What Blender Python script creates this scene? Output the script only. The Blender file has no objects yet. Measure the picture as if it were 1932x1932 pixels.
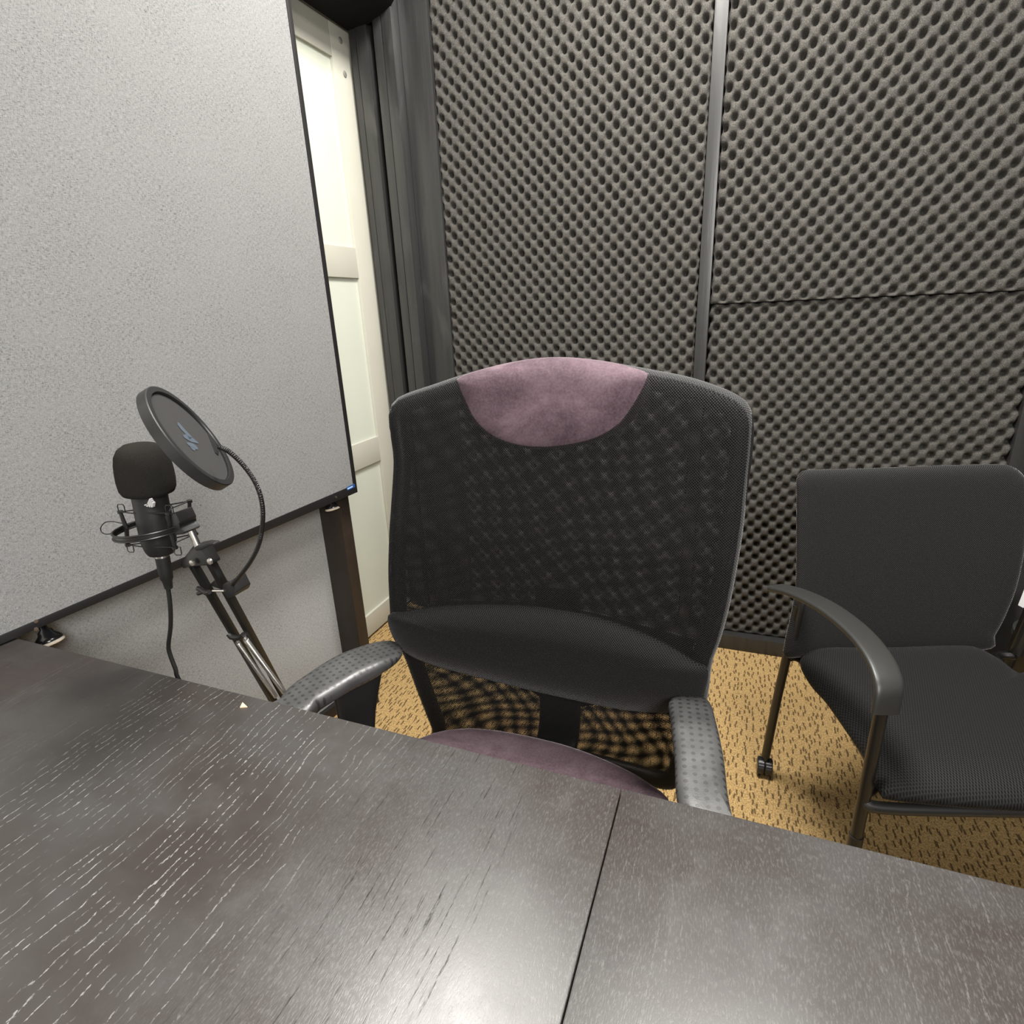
import bpy, bmesh, math, random
from mathutils import Vector, Matrix
random.seed(7)
C = bpy.context.scene.collection
PI = math.pi

# ------------------------------------------------------------------ helpers
ORG = {}
def tag(o, label=None, cat=None, group=None, kind=None):
    if label: o['label'] = label
    if cat: o['category'] = cat
    if group: o['group'] = group
    if kind: o['kind'] = kind
    return o

def thing(name, label, cat, loc=(0, 0, 0), group=None):
    o = bpy.data.objects.new(name, None)
    o.empty_display_size = .05
    C.objects.link(o)
    o.location = loc
    ORG[o.name] = Vector(loc)
    return tag(o, label, cat, group)

class MB:
    """collects geometry in world coordinates, then links it as ONE mesh object"""
    def __init__(s):
        s.bm = bmesh.new()
        s.uv = s.bm.loops.layers.uv.new('UVMap')
    def add(s, verts, faces, uvs=None):
        vs = [s.bm.verts.new(v) for v in verts]
        for f in faces:
            try:
                fc = s.bm.faces.new([vs[i] for i in f])
            except ValueError:
                continue
            if uvs:
                for lp, i in zip(fc.loops, f): lp[s.uv].uv = uvs[i]
        return vs
    def box(s, a, b, bevel=0, M=None):
        x0, y0, z0 = a; x1, y1, z1 = b
        v = [(x0,y0,z0),(x1,y0,z0),(x1,y1,z0),(x0,y1,z0),(x0,y0,z1),(x1,y0,z1),(x1,y1,z1),(x0,y1,z1)]
        if M: v = [M @ Vector(p) for p in v]
        return s.hexa(v, bevel)
    def hexa(s, v, bevel=0):
        t = bmesh.new()
        tv = [t.verts.new(p) for p in v]
        for f in ((0,3,2,1),(4,5,6,7),(0,1,5,4),(1,2,6,5),(2,3,7,6),(3,0,4,7)):
            t.faces.new([tv[i] for i in f])
        if bevel:
            bmesh.ops.bevel(t, geom=t.edges[:], offset=bevel, segments=2, affect='EDGES', profile=.6)
        s.merge(t)
    def merge(s, t):
        t.verts.index_update()
        vs = [s.bm.verts.new(v.co) for v in t.verts]
        for f in t.faces:
            s.bm.faces.new([vs[v.index] for v in f.verts])
        t.free()
    def prism(s, poly, mp, w0, w1, bevel=0):
        """poly: 2D outline, mp(u,v,w)->xyz"""
        t = bmesh.new()
        n = len(poly)
        a = [t.verts.new(mp(u, v, w0)) for u, v in poly]
        b = [t.verts.new(mp(u, v, w1)) for u, v in poly]
        t.faces.new(a[::-1]); t.faces.new(b)
        for i in range(n):
            t.faces.new((a[i], a[(i+1) % n], b[(i+1) % n], b[i]))
        if bevel:
            bmesh.ops.bevel(t, geom=t.edges[:], offset=bevel, segments=2, affect='EDGES', profile=.6)
        bmesh.ops.recalc_face_normals(t, faces=t.faces[:])
        s.merge(t)
    def tube(s, pts, r, seg=10, closed=False, caps=True):
        P = [Vector(p) for p in pts]
        n = len(P)
        R = r if isinstance(r, (list, tuple)) else [r]*n
        T = []
        for i in range(n):
            if closed: d = P[(i+1) % n] - P[i-1]
            else: d = P[min(i+1, n-1)] - P[max(i-1, 0)]
            T.append(d.normalized())
        ref = Vector((0, 0, 1)) if abs(T[0].z) < .9 else Vector((1, 0, 0))
        N = (ref - T[0]*ref.dot(T[0])).normalized()
        rings = []
        L = 0
        for i in range(n):
            if i: L += (P[i]-P[i-1]).length
            N = (N - T[i]*N.dot(T[i]))
            if N.length < 1e-6: N = T[i].orthogonal()
            N.normalize()
            B = T[i].cross(N)
            rings.append([s.bm.verts.new(P[i] + (N*math.cos(2*PI*k/seg) + B*math.sin(2*PI*k/seg))*R[i]) for k in range(seg)])
        m = n if closed else n-1
        for i in range(m):
            a, b = rings[i], rings[(i+1) % n]
            for k in range(seg):
                f = s.bm.faces.new((a[k], a[(k+1) % seg], b[(k+1) % seg], b[k]))
        if caps and not closed:
            s.bm.faces.new(rings[0][::-1]); s.bm.faces.new(rings[-1])
    def lathe(s, prof, o, axis, seg=32, caps=True):
        """prof: list of (r, h) along axis from o"""
        o = Vector(o); ax = Vector(axis).normalized()
        n = ax.orthogonal().normalized(); b = ax.cross(n)
        rings = []
        for r, h in prof:
            rings.append([s.bm.verts.new(o + ax*h + (n*math.cos(2*PI*k/seg) + b*math.sin(2*PI*k/seg))*max(r, 1e-5)) for k in range(seg)])
        for i in range(len(rings)-1):
            for k in range(seg):
                s.bm.faces.new((rings[i][k], rings[i][(k+1) % seg], rings[i+1][(k+1) % seg], rings[i+1][k]))
        if caps:
            s.bm.faces.new(rings[0][::-1]); s.bm.faces.new(rings[-1])
    def band(s, path, side, w, t, up=None):
        """flat rounded band swept along path; side = vectors across; w, t = full width/thickness"""
        P = [Vector(p) for p in path]; n = len(P)
        W = w if isinstance(w, (list, tuple)) else [w]*n
        Tt = t if isinstance(t, (list, tuple)) else [t]*n
        sec = []
        for k in range(20):
            a = 2*PI*k/20
            c, d = math.cos(a), math.sin(a)
            e = .38
            sec.append((math.copysign(abs(c)**e, c)*.5, math.copysign(abs(d)**.6, d)*.5))
        rings = []; uv = []
        L = 0
        for i in range(n):
            if i: L += (P[i]-P[i-1]).length
            d = (P[min(i+1, n-1)] - P[max(i-1, 0)]).normalized()
            sv = Vector(side[i] if isinstance(side, list) else side)
            sv = (sv - d*sv.dot(d)).normalized()
            nv = d.cross(sv)
            rings.append([s.bm.verts.new(P[i] + sv*(a*W[i]) + nv*(b*Tt[i])) for a, b in sec])
            uv.append([(a*W[i], L) for a, b in sec])
        for i in range(n-1):
            for k in range(20):
                k2 = (k+1) % 20
                f = s.bm.faces.new((rings[i][k], rings[i][k2], rings[i+1][k2], rings[i+1][k]))
                q = (uv[i][k], uv[i][k2], uv[i+1][k2], uv[i+1][k])
                for lp, u in zip(f.loops, q): lp[s.uv].uv = u
        s.bm.faces.new(rings[0][::-1]); s.bm.faces.new(rings[-1])
    def pillow(s, outline, mp, hf, hb, pw=4, rings=14, ctr=None, n=112, smooth=True, back=True, uvf=None):
        """cushion over a star shaped outline: mp(u,v,w)->xyz; hf/hb = height in front / behind"""
        pts = smooth_loop(outline, n) if smooth else outline
        n = len(pts)
        if ctr is None:
            ctr = (sum(p[0] for p in pts)/n, sum(p[1] for p in pts)/n)
        rr = [1-(1-k/rings)**2.2 for k in range(1, rings+1)]
        def h(r): return max(0, 1-r**pw)**.5
        def layer(hh, rr):
            V = [mp(ctr[0], ctr[1], hh)]; U = [ctr]
            for r in rr:
                for p in pts:
                    u = ctr[0]+(p[0]-ctr[0])*r; v = ctr[1]+(p[1]-ctr[1])*r
                    V.append(mp(u, v, hh*h(r))); U.append((u, v))
            F = [(0, 1+k, 1+(k+1) % n) for k in range(n)]
            for j in range(len(rr)-1):
                for k in range(n):
                    a = 1+j*n+k; b = 1+j*n+(k+1) % n
                    F.append((a, a+n, b+n, b))
            return V, F, U
        V, F, U = layer(hf, rr)
        if uvf: U = [uvf(*u) for u in U]
        s.add(V, F, U)
        if back:
            V, F, U = layer(-hb, rr)
            if uvf: U = [uvf(*u) for u in U]
            s.add(V, [f[::-1] for f in F], U)
        bmesh.ops.remove_doubles(s.bm, verts=s.bm.verts[:], dist=1e-5)
    def build(s, name, mat, parent=None, label=None, ang=40, flat=False, recalc=True):
        if recalc: bmesh.ops.recalc_face_normals(s.bm, faces=s.bm.faces[:])
        me = bpy.data.meshes.new(name)
        off = ORG[parent.name] if parent else Vector()
        if parent:
            bmesh.ops.translate(s.bm, verts=s.bm.verts[:], vec=-off)
        s.bm.to_mesh(me); s.bm.free()
        me.materials.append(mat)
        if not flat:
            for p in me.polygons: p.use_smooth = True
            me.set_sharp_from_angle(angle=math.radians(ang))
        o = bpy.data.objects.new(name, me)
        C.objects.link(o)
        if parent: o.parent = parent
        ORG[o.name] = off
        if label: o['label'] = label
        return o

def smooth_loop(pts, n):
    """closed Catmull-Rom through pts, evenly resampled to n points"""
    m = len(pts); d = []
    for i in range(m):
        p0, p1, p2, p3 = (Vector(pts[(i+j-1) % m]) for j in range(4))
        for k in range(12):
            t = k/12
            d.append(.5*((2*p1)+(p2-p0)*t+(2*p0-5*p1+4*p2-p3)*t*t+(3*p1-p0-3*p2+p3)*t**3))
    L = [0]
    for i in range(len(d)): L.append(L[-1]+(d[(i+1) % len(d)]-d[i]).length)
    out = []; j = 0
    for k in range(n):
        q = L[-1]*k/n
        while L[j+1] < q: j += 1
        f = (q-L[j])/max(L[j+1]-L[j], 1e-9)
        out.append(tuple(d[j].lerp(d[(j+1) % len(d)], f)))
    return out

def smooth_path(pts, per=8):
    P = [Vector(p) for p in pts]; n = len(P); out = []
    for i in range(n-1):
        p0, p1, p2, p3 = P[max(i-1, 0)], P[i], P[i+1], P[min(i+2, n-1)]
        for k in range(per):
            t = k/per
            out.append(.5*((2*p1)+(p2-p0)*t+(2*p0-5*p1+4*p2-p3)*t*t+(3*p1-p0-3*p2+p3)*t**3))
    out.append(P[-1])
    return out

def interp(x, X, Y):
    if x <= X[0]: return Y[0]
    for i in range(len(X)-1):
        if x <= X[i+1]:
            f = (x-X[i])/(X[i+1]-X[i]); return Y[i]*(1-f)+Y[i+1]*f
    return Y[-1]

# ------------------------------------------------------------------ materials
class NT:
    def __init__(s, name):
        s.m = bpy.data.materials.new(name); s.m.use_nodes = True
        s.t = s.m.node_tree; s.t.nodes.clear()
        s.out = s.t.nodes.new('ShaderNodeOutputMaterial')
    def n(s, typ, **kw):
        nd = s.t.nodes.new('ShaderNode'+typ)
        ins = kw.pop('ins', {})
        for k, v in kw.items(): setattr(nd, k, v)
        for k, v in ins.items(): s.set(nd, k, v)
        return nd
    def set(s, nd, k, v):
        sock = nd.inputs[k]
        if isinstance(v, bpy.types.NodeSocket): s.t.links.new(v, sock)
        elif isinstance(v, bpy.types.Node): s.t.links.new(v.outputs[0], sock)
        else: sock.default_value = v
    def math(s, op, a, b=None, c=None, clamp=False):
        nd = s.n('Math', operation=op, use_clamp=clamp)
        for i, v in enumerate((a, b, c)):
            if v is not None: s.set(nd, i, v)
        return nd.outputs[0]
    def ramp(s, fac, stops, interp='LINEAR'):
        nd = s.n('ValToRGB'); cr = nd.color_ramp; cr.interpolation = interp
        while len(cr.elements) > len(stops): cr.elements.remove(cr.elements[-1])
        while len(cr.elements) < len(stops): cr.elements.new(.5)
        for e, (p, c) in zip(cr.elements, stops):
            e.position = p
            e.color = (c, c, c, 1) if isinstance(c, (int, float)) else (*c, 1)
        s.set(nd, 0, fac)
        return nd.outputs[0]
    def coord(s, kind='Object', scale=(1, 1, 1), rot=(0, 0, 0)):
        tc = s.n('TexCoord')
        mp = s.n('Mapping'); mp.inputs['Scale'].default_value = scale; mp.inputs['Rotation'].default_value = rot
        s.t.links.new(tc.outputs[kind], mp.inputs[0])
        return mp.outputs[0]
    def noise(s, vec, scale, detail=2, rough=.5, dist=0):
        nd = s.n('TexNoise', ins={'Scale': scale, 'Detail': detail, 'Roughness': rough, 'Distortion': dist})
        if vec is not None: s.set(nd, 'Vector', vec)
        return nd.outputs[0]
    def mix(s, fac, a, b, mode='MIX'):
        nd = s.n('Mix', data_type='RGBA', blend_type=mode)
        s.set(nd, 0, fac)
        for k, v in ((6, a), (7, b)):
            if isinstance(v, tuple) and len(v) == 3: v = (*v, 1)
            s.set(nd, k, v)
        return nd.outputs[2]
    def bump(s, h, strength=.3, dist=.002):
        return s.n('Bump', ins={'Height': h, 'Strength': strength, 'Distance': dist}).outputs[0]
    def bsdf(s, color, rough=.5, metal=0, normal=None, spec=.5, **kw):
        b = s.n('BsdfPrincipled')
        if isinstance(color, tuple) and len(color) == 3: color = (*color, 1)
        s.set(b, 'Base Color', color); s.set(b, 'Roughness', rough); s.set(b, 'Metallic', metal)
        s.set(b, 'Specular IOR Level', spec)
        if normal is not None: s.set(b, 'Normal', normal)
        for k, v in kw.items(): s.set(b, k.replace('_', ' '), v)
        return b.outputs[0]
    def end(s, sh):
        s.t.links.new(sh, s.out.inputs[0]); return s.m

def simple(name, color, rough=.5, metal=0, spec=.5, nscale=60, namp=.15, bump=.1):
    t = NT(name)
    f = t.noise(t.coord(), nscale, 3, .6)
    lo = tuple(c*(1-namp) for c in color); hi = tuple(min(1, c*(1+namp)) for c in color)
    col = t.mix(f, lo, hi)
    return t.end(t.bsdf(col, rough, metal, t.bump(f, bump, .001), spec))

def m_fabric(name, base, dark, light, rot=0):
    t = NT(name)
    a = t.noise(t.coord('UV', (150, 900, 1)), 1, 3, .65, .3)
    b = t.noise(t.coord('UV', (900, 150, 1)), 1, 3, .65, .3)
    big = t.noise(t.coord('UV', (9, 9, 1)), 1, 3, .6)
    da = t.ramp(a, [(.34, 1), (.46, 0)]); db = t.ramp(b, [(.34, 1), (.46, 0)])
    la = t.ramp(a, [(.56, 0), (.70, 1)]); lb = t.ramp(b, [(.56, 0), (.70, 1)])
    dk = t.math('ADD', t.math('MULTIPLY', da, .75), t.math('MULTIPLY', db, .6), clamp=True)
    dk = t.math('MULTIPLY', dk, t.ramp(big, [(.3, .55), (.65, 1)]))
    lt = t.math('MAXIMUM', la, lb)
    col = t.mix(dk, base, dark)
    col = t.mix(t.math('MULTIPLY', lt, .7), col, light)
    h = t.math('ADD', a, b)
    return t.end(t.bsdf(col, .95, 0, t.bump(h, .25, .001), .2, Sheen_Weight=.15))

def m_carpet():
    t = NT('carpet_berber')
    v = t.coord('Object', (1, 1, 1))
    w = t.n('TexNoise', ins={'Scale': 45.0, 'Detail': 2.0}); t.set(w, 'Vector', v)
    sub = t.n('VectorMath', operation='SUBTRACT'); t.set(sub, 0, w.outputs[1]); sub.inputs[1].default_value = (.5, .5, .5)
    sc = t.n('VectorMath', operation='SCALE'); t.set(sc, 0, sub); sc.inputs['Scale'].default_value = .009
    ad = t.n('VectorMath', operation='ADD'); t.set(ad, 0, v); t.set(ad, 1, sc)
    mp = t.n('Mapping'); mp.inputs['Scale'].default_value = (58, 34, 1); t.set(mp, 0, ad)
    vo = t.n('TexVoronoi', voronoi_dimensions='2D', ins={'Scale': 1.0, 'Randomness': 1.0}); t.set(vo, 'Vector', mp)
    # thin dark vertical dashes at the cell centres
    sx = t.n('SeparateXYZ'); t.set(sx, 0, mp)
    px = t.n('SeparateXYZ'); t.set(px, 0, vo.outputs['Position'])
    dx = t.math('ABSOLUTE', t.math('SUBTRACT', sx.outputs[0], px.outputs[0]))
    dy = t.math('ABSOLUTE', t.math('SUBTRACT', sx.outputs[1], px.outputs[1]))
    da = t.math('MULTIPLY', t.ramp(dx, [(.07, 1), (.15, 0)]), t.ramp(dy, [(.26, 1), (.38, 0)]))
    loop = t.noise(t.coord('Object', (260, 190, 1)), 1, 2, .6)
    fine = t.noise(t.coord('Object', (420, 420, 1)), 1, 1, .5)
    col = t.mix(t.ramp(loop, [(.32, 0), (.62, 1)]), (.25, .155, .060), (.50, .345, .155))
    col = t.mix(t.math('MULTIPLY', t.ramp(fine, [(.32, 1), (.48, 0)]), .6), col, (.17, .10, .04))
    dash2 = t.noise(t.coord('Object', (210, 62, 1)), 1, 2, .6, .4)
    col = t.mix(t.math('MULTIPLY', t.ramp(dash2, [(.62, 0), (.70, 1)]), .8), col, (.11, .062, .026))
    col = t.mix(t.math('MULTIPLY', da, .85), col, (.075, .045, .022))
    h = t.math('SUBTRACT', loop, da)
    return t.end(t.bsdf(col, .95, 0, t.bump(h, .7, .004), .1))

def m_foam():
    t = NT('acoustic_foam')
    v = t.coord('Object')
    a = t.noise(v, 420, 2, .7); b = t.noise(v, 9, 3, .6)
    col = t.ramp(a, [(.28, (.022, .0205, .018)), (.5, (.058, .054, .048)), (.72, (.128, .121, .108))])
    col = t.mix(t.math('MULTIPLY', b, .5), col, (.058, .056, .053))
    # random speckle with slow mottling; pits have no colour of their own
    return t.end(t.bsdf(col, .95, 0, t.bump(a, .45, .002), .15))

def m_blackwood():
    t = NT('black_painted_wood')
    v = t.coord('Object', (60, 60, 3)); g = t.noise(v, 1, 4, .6, .8)
    k = t.noise(t.coord('Object', (9, 9, 3)), 1, 2, .5, 1.5)
    col = t.mix(g, (.012, .012, .012), (.036, .036, .035))
    col = t.mix(t.ramp(k, [(.60, 0), (.75, .6)]), col, (.05, .05, .048))
    return t.end(t.bsdf(col, .36, 0, t.bump(g, .4, .002), .6))

def m_table():
    t = NT('espresso_oak_veneer')
    o = t.coord('Object')
    sx = t.n('SeparateXYZ'); t.set(sx, 0, o)
    # slow sideways drift so the grain bends, cathedral figure on the right hand leaf
    warp = t.noise(t.coord('Object', (3.2, 1.3, 1)), 1, 2, .5)
    x = t.math('ADD', sx.outputs[0], t.math('MULTIPLY', t.math('SUBTRACT', warp, .5), .10))
    def streak(fx, fy, lo, hi, seed):
        c = t.n('CombineXYZ'); t.set(c, 0, t.math('MULTIPLY', x, fx)); t.set(c, 1, t.math('MULTIPLY', sx.outputs[1], fy)); t.set(c, 2, seed)
        return t.ramp(t.noise(c, 1, 3, .7), [(lo, 0), (hi, 1)])
    # open pores: thin wavy lines about 15 mm apart, broken into dashes
    wob = t.noise(t.coord('Object', (16, 7, 1)), 1, 3, .6)
    ph = t.math('ADD', t.math('MULTIPLY', x, 96), t.math('MULTIPLY', wob, 3.2))
    saw = t.math('ABSOLUTE', t.math('SUBTRACT', t.math('FRACT', ph), .5))
    jag = t.noise(t.coord('Object', (620, 230, 1)), 1, 2, .7)
    line = t.ramp(t.math('ADD', saw, t.math('MULTIPLY', t.math('SUBTRACT', jag, .5), .55)), [(.0, 1), (.05, 0)])
    cell = t.n('CombineXYZ'); t.set(cell, 0, t.math('MULTIPLY', t.math('FLOOR', ph), 7.31)); t.set(cell, 1, t.math('MULTIPLY', sx.outputs[1], 11))
    brk = t.ramp(t.noise(cell, 1, 3, .75), [(.46, 0), (.55, 1)])
    pores = t.math('MULTIPLY', line, brk)
    fine = t.math('MULTIPLY', streak(700, 150, .50, .66, 7.0), t.ramp(t.math('ADD', x, .5), [(.12, .10), (.28, 1)]))
    # strong figure on the left leaf, fainter elsewhere
    mx = t.math('ABSOLUTE', t.math('ADD', x, .50))
    strong = t.ramp(mx, [(.19, 1), (.34, .20)])
    band = t.ramp(t.noise(t.coord('Object', (6, .8, 1)), 1, 1, .5), [(.42, .25), (.58, 1)])
    pores = t.math('MULTIPLY', pores, t.math('MULTIPLY', band, strong))
    smudge = t.noise(t.coord('Object', (5, 7, 1)), 1, 4, .6)
    wear = t.noise(t.coord('Object', (14, 10, 1)), 1, 5, .65)
    base = t.mix(t.ramp(smudge, [(.38, 0), (.62, 1)]), (.029, .023, .021), (.044, .041, .039))
    base = t.mix(t.math('MULTIPLY', t.ramp(wear, [(.55, 0), (.75, 1)]), .5), base, (.062, .058, .056))
    base = t.mix(t.math('MULTIPLY', fine, .38), base, (.125, .120, .116))
    col = t.mix(t.math('MULTIPLY', pores, .8), base, (.23, .225, .22))
    rough = t.math('ADD', t.ramp(wear, [(.3, .32), (.7, .41)]), t.math('MULTIPLY', pores, .25))
    h = t.math('SUBTRACT', t.math('MULTIPLY', fine, -.35), pores)
    # dark open grain beside the joint, dull where the sheen falls on it
    g2 = t.math('MULTIPLY', streak(260, 7.5, .57, .64, 11.0), streak(520, 75, .42, .56, 13.0))
    g2 = t.math('MULTIPLY', g2, t.ramp(t.math('ADD', x, .5), [(.16, 0), (.28, 1), (.405, 1), (.415, .12)]))
    col = t.mix(t.math('MULTIPLY', g2, .85), col, (.016, .014, .013))
    spec = t.math('SUBTRACT', .58, t.math('MULTIPLY', g2, .42))
    return t.end(t.bsdf(col, rough, 0, t.bump(h, .10, .0008), spec))

def m_mesh(name, pitch, thr, holes=True, dark=(.0015, .0015, .0015), light=(.0105, .0105, .0108), sheen=.04):
    """woven net: staggered openings on the cloth's own UVs (metres)"""
    t = NT(name)
    tc = t.n('TexCoord'); sp = t.n('SeparateXYZ'); t.set(sp, 0, tc.outputs['UV'])
    k = 2*PI/pitch
    cx = t.math('COSINE', t.math('MULTIPLY', sp.outputs[0], k))
    cy = t.math('COSINE', t.math('MULTIPLY', sp.outputs[1], k))
    p = t.math('MULTIPLY', cx, cy)
    soft = t.noise(t.coord('UV', (14, 14, 1)), 1, 2, .5)
    col = t.mix(t.ramp(p, [(.0, 1), (thr+.1, 0)]), dark, light)
    nrm = t.bump(p, .5, .0012)
    nd = t.bsdf(col, .60, 0, nrm, .14, Sheen_Weight=sheen, Sheen_Roughness=.3)
    if not holes: return t.end(nd)
    tr = t.n('BsdfTransparent')
    mx = t.n('MixShader')
    t.set(mx, 0, t.ramp(p, [(thr-.06, 0), (thr+.06, 1)])); t.set(mx, 1, nd); t.set(mx, 2, tr.outputs[0])
    return t.end(mx.outputs[0])

def m_velvet():
    t = NT('plum_velvet')
    v = t.coord('Object')
    a = t.noise(t.coord('Object', (7, 7, 11)), 1, 5, .65, .6); b = t.noise(v, 260, 3, .7)
    f = t.math('ADD', t.math('MULTIPLY', a, .75), t.math('MULTIPLY', b, .3))
    col = t.ramp(f, [(.36, (.048, .031, .039)), (.52, (.104, .070, .085)), (.68, (.165, .120, .136))])
    return t.end(t.bsdf(col, .85, 0, t.bump(b, .2, .001), .15, Sheen_Weight=.45, Sheen_Roughness=.3, Sheen_Tint=(.75, .64, .68, 1)))

def m_armpad():
    t = NT('dimpled_arm_rubber')
    tc = t.n('TexCoord'); sp = t.n('SeparateXYZ'); t.set(sp, 0, tc.outputs['UV'])
    k = 2*PI/.0125
    cx = t.math('COSINE', t.math('MULTIPLY', sp.outputs[0], k)); cy = t.math('COSINE', t.math('MULTIPLY', sp.outputs[1], k))
    p = t.math('ADD', cx, cy)
    d = t.ramp(t.math('MULTIPLY', p, .5), [(.42, 0), (.60, 1)])
    g = t.noise(t.coord('Object'), 420, 2, .6)
    w = t.noise(t.coord('Object'), 22, 4, .65)
    col = t.mix(w, (.028, .028, .028), (.075, .075, .074))
    col = t.mix(t.math('MULTIPLY', d, .8), col, (.013, .013, .013))
    rough = t.math('ADD', t.ramp(w, [(.3, .32), (.7, .5)]), t.math('MULTIPLY', d, .05))
    h = t.math('SUBTRACT', t.math('MULTIPLY', g, .5), t.math('MULTIPLY', d, .06))
    return t.end(t.bsdf(col, rough, 0, t.bump(h, .25, .0008), .6))

def m_pane():
    t = NT('frosted_pane')
    f = t.noise(t.coord('Object'), 3, 2, .5)
    col = t.mix(f, (.60, .63, .545), (.64, .66, .58))
    d = t.n('BsdfPrincipled'); t.set(d, 'Base Color', col); t.set(d, 'Roughness', .4)
    tr = t.n('BsdfTranslucent'); t.set(tr, 0, (.92, .95, .82, 1))
    mx = t.n('MixShader', ins={0: .18}); t.set(mx, 1, d.outputs[0]); t.set(mx, 2, tr.outputs[0])
    return t.end(mx.outputs[0])

def m_net():
    t = NT('pop_filter_nylon')
    n = t.noise(t.coord('Object'), 900, 2, .7); b = t.noise(t.coord('Object'), 14, 2, .5)
    col = t.mix(n, (.004, .004, .004), (.026, .025, .023))
    col = t.mix(t.math('MULTIPLY', b, .4), col, (.022, .021, .019))
    return t.end(t.bsdf(col, .8, 0, None, .3, Sheen_Weight=.05))

M = dict(
    carpet=m_carpet(), foam=m_foam(), bwood=m_blackwood(), table=m_table(), velvet=m_velvet(), armpad=m_armpad(),
    pane=m_pane(), net=m_net(),
    board=m_fabric('grey_linen_board', (.176, .178, .176), (.030, .030, .0295), (.285, .285, .28)),
    lowboard_lit=m_fabric('grey_linen_lower_board_lit', (.30, .303, .30), (.075, .075, .074), (.46, .46, .455)),  # same linen as the upper board, paler to paint in the light on it
    cream=simple('cream_door_paint', (.46, .45, .385), .45, 0, .4, 12, .04, .02),
    creamdk=simple('cream_rail_paint', (.74, .72, .61), .45, 0, .4, 12, .04, .02),
    white=simple('white_paint', (.78, .77, .73), .7, 0, .3, 20, .05, .05),
    ceil=simple('ceiling_tile', (.72, .71, .68), .9, 0, .2, 80, .08, .2),
    darkwall=simple('charcoal_wall', (.035, .035, .034), .7, 0, .3, 25, .2, .2),
    meshholes=m_mesh('chair_net', .0042, .34),
    meshback=m_mesh('chair_net_rear', .0042, .30),
    meshpad=m_mesh('padded_net', .0042, .45, False, (.0015, .0015, .0015), (.014, .014, .0145), .14),
    meshedge_highlight=m_mesh('rim_net_highlight', .0042, .45, False, (.003, .003, .003), (.048, .048, .048), .25),  # strand colour raised to carry the rim's highlight
    guestmesh=m_mesh('guest_net', .0046, .45, False, (.0015, .0015, .0015), (.022, .022, .0218), .40),
    guestseat=m_mesh('guest_seat_cloth', .0052, .5, False, (.0025, .0025, .0025), (.0125, .0125, .0125), .05),
    plastic=simple('black_plastic', (.012, .012, .012), .42, 0, .5, 300, .2, .08),
    gloss=simple('glossy_black_plastic', (.012, .012, .013), .2, 0, .6, 100, .1, .01),
    satin=simple('satin_black_metal', (.007, .0068, .0065), .36, .0, .6, 80, .2, .03),
    armplastic=simple('grey_black_arm_plastic', (.022, .022, .0205), .42, 0, .5, 400, .25, .08),
    alu=simple('black_board_frame', (.010, .0095, .0098), .45, 0, .35, 90, .2, .03),
    steel=simple('bright_steel', (.62, .60, .57), .28, 1, .5, 90, .1, .02),
    foamcap=simple('windscreen_foam', (.016, .015, .013), .95, 0, .1, 700, .75, .8),
    mic=simple('microphone_black', (.009, .009, .009), .5, 0, .4, 90, .2, .02),
    rubber=simple('rubber_cable', (.010, .010, .010), .55, 0, .4, 90, .2, .02),
    logoblue=simple('slate_blue_print', (.055, .070, .090), .7, 0, .3, 200, .1, .02),
    logogrey=simple('pale_grey_print', (.42, .42, .42), .6, 0, .3, 200, .1, .02),
    stickblue=simple('blue_sticker', (.02, .065, .23), .4, 0, .5, 90, .1, .01),
    stickpale=simple('pale_blue_print', (.32, .50, .80), .4, 0, .5, 90, .1, .01),
    pad=simple('ivory_rubber_pad', (.70, .63, .52), .5, 0, .4, 60, .06, .02),
    chip=simple('pale_wood_chip', (.72, .48, .30), .7, 0, .3, 90, .15, .1),
    paper=simple('white_paper', (.80, .80, .80), .7, 0, .3, 60, .02, .02),
    header=simple('matt_black_header', (.006, .006, .006), .8, 0, .15, 30, .3, .1),
    screw=simple('dull_screw_steel', (.30, .29, .26), .35, .4, .5, 90, .3, .05),
    bag=simple('matt_black_bin', (.016, .016, .014), .5, 0, .4, 60, .3, .1),
    brownwood=simple('dark_stained_wood', (.022, .015, .011), .45, 0, .5, 60, .4, .1),
)

# ------------------------------------------------------------------ camera
ROWS = [[0.932841, 0.357718, -0.042965], [0.079868, -0.321597, -0.943502], [-0.351325, 0.876706, -0.328569]]   # camera right, down, forward
cd = bpy.data.cameras.new('camera'); cam = bpy.data.objects.new('camera', cd); C.objects.link(cam)
r, d, f = (Vector(v) for v in ROWS)
mw = Matrix.Identity(4)
for i in range(3):
    mw[i][0] = r[i]; mw[i][1] = -d[i]; mw[i][2] = -f[i]
mw.translation = (0, 0, 1.27)
cam.matrix_world = mw
cd.sensor_width = 36; cd.lens = 36*1088.867/1932; cd.clip_start = .02
bpy.context.scene.camera = cam

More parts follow.
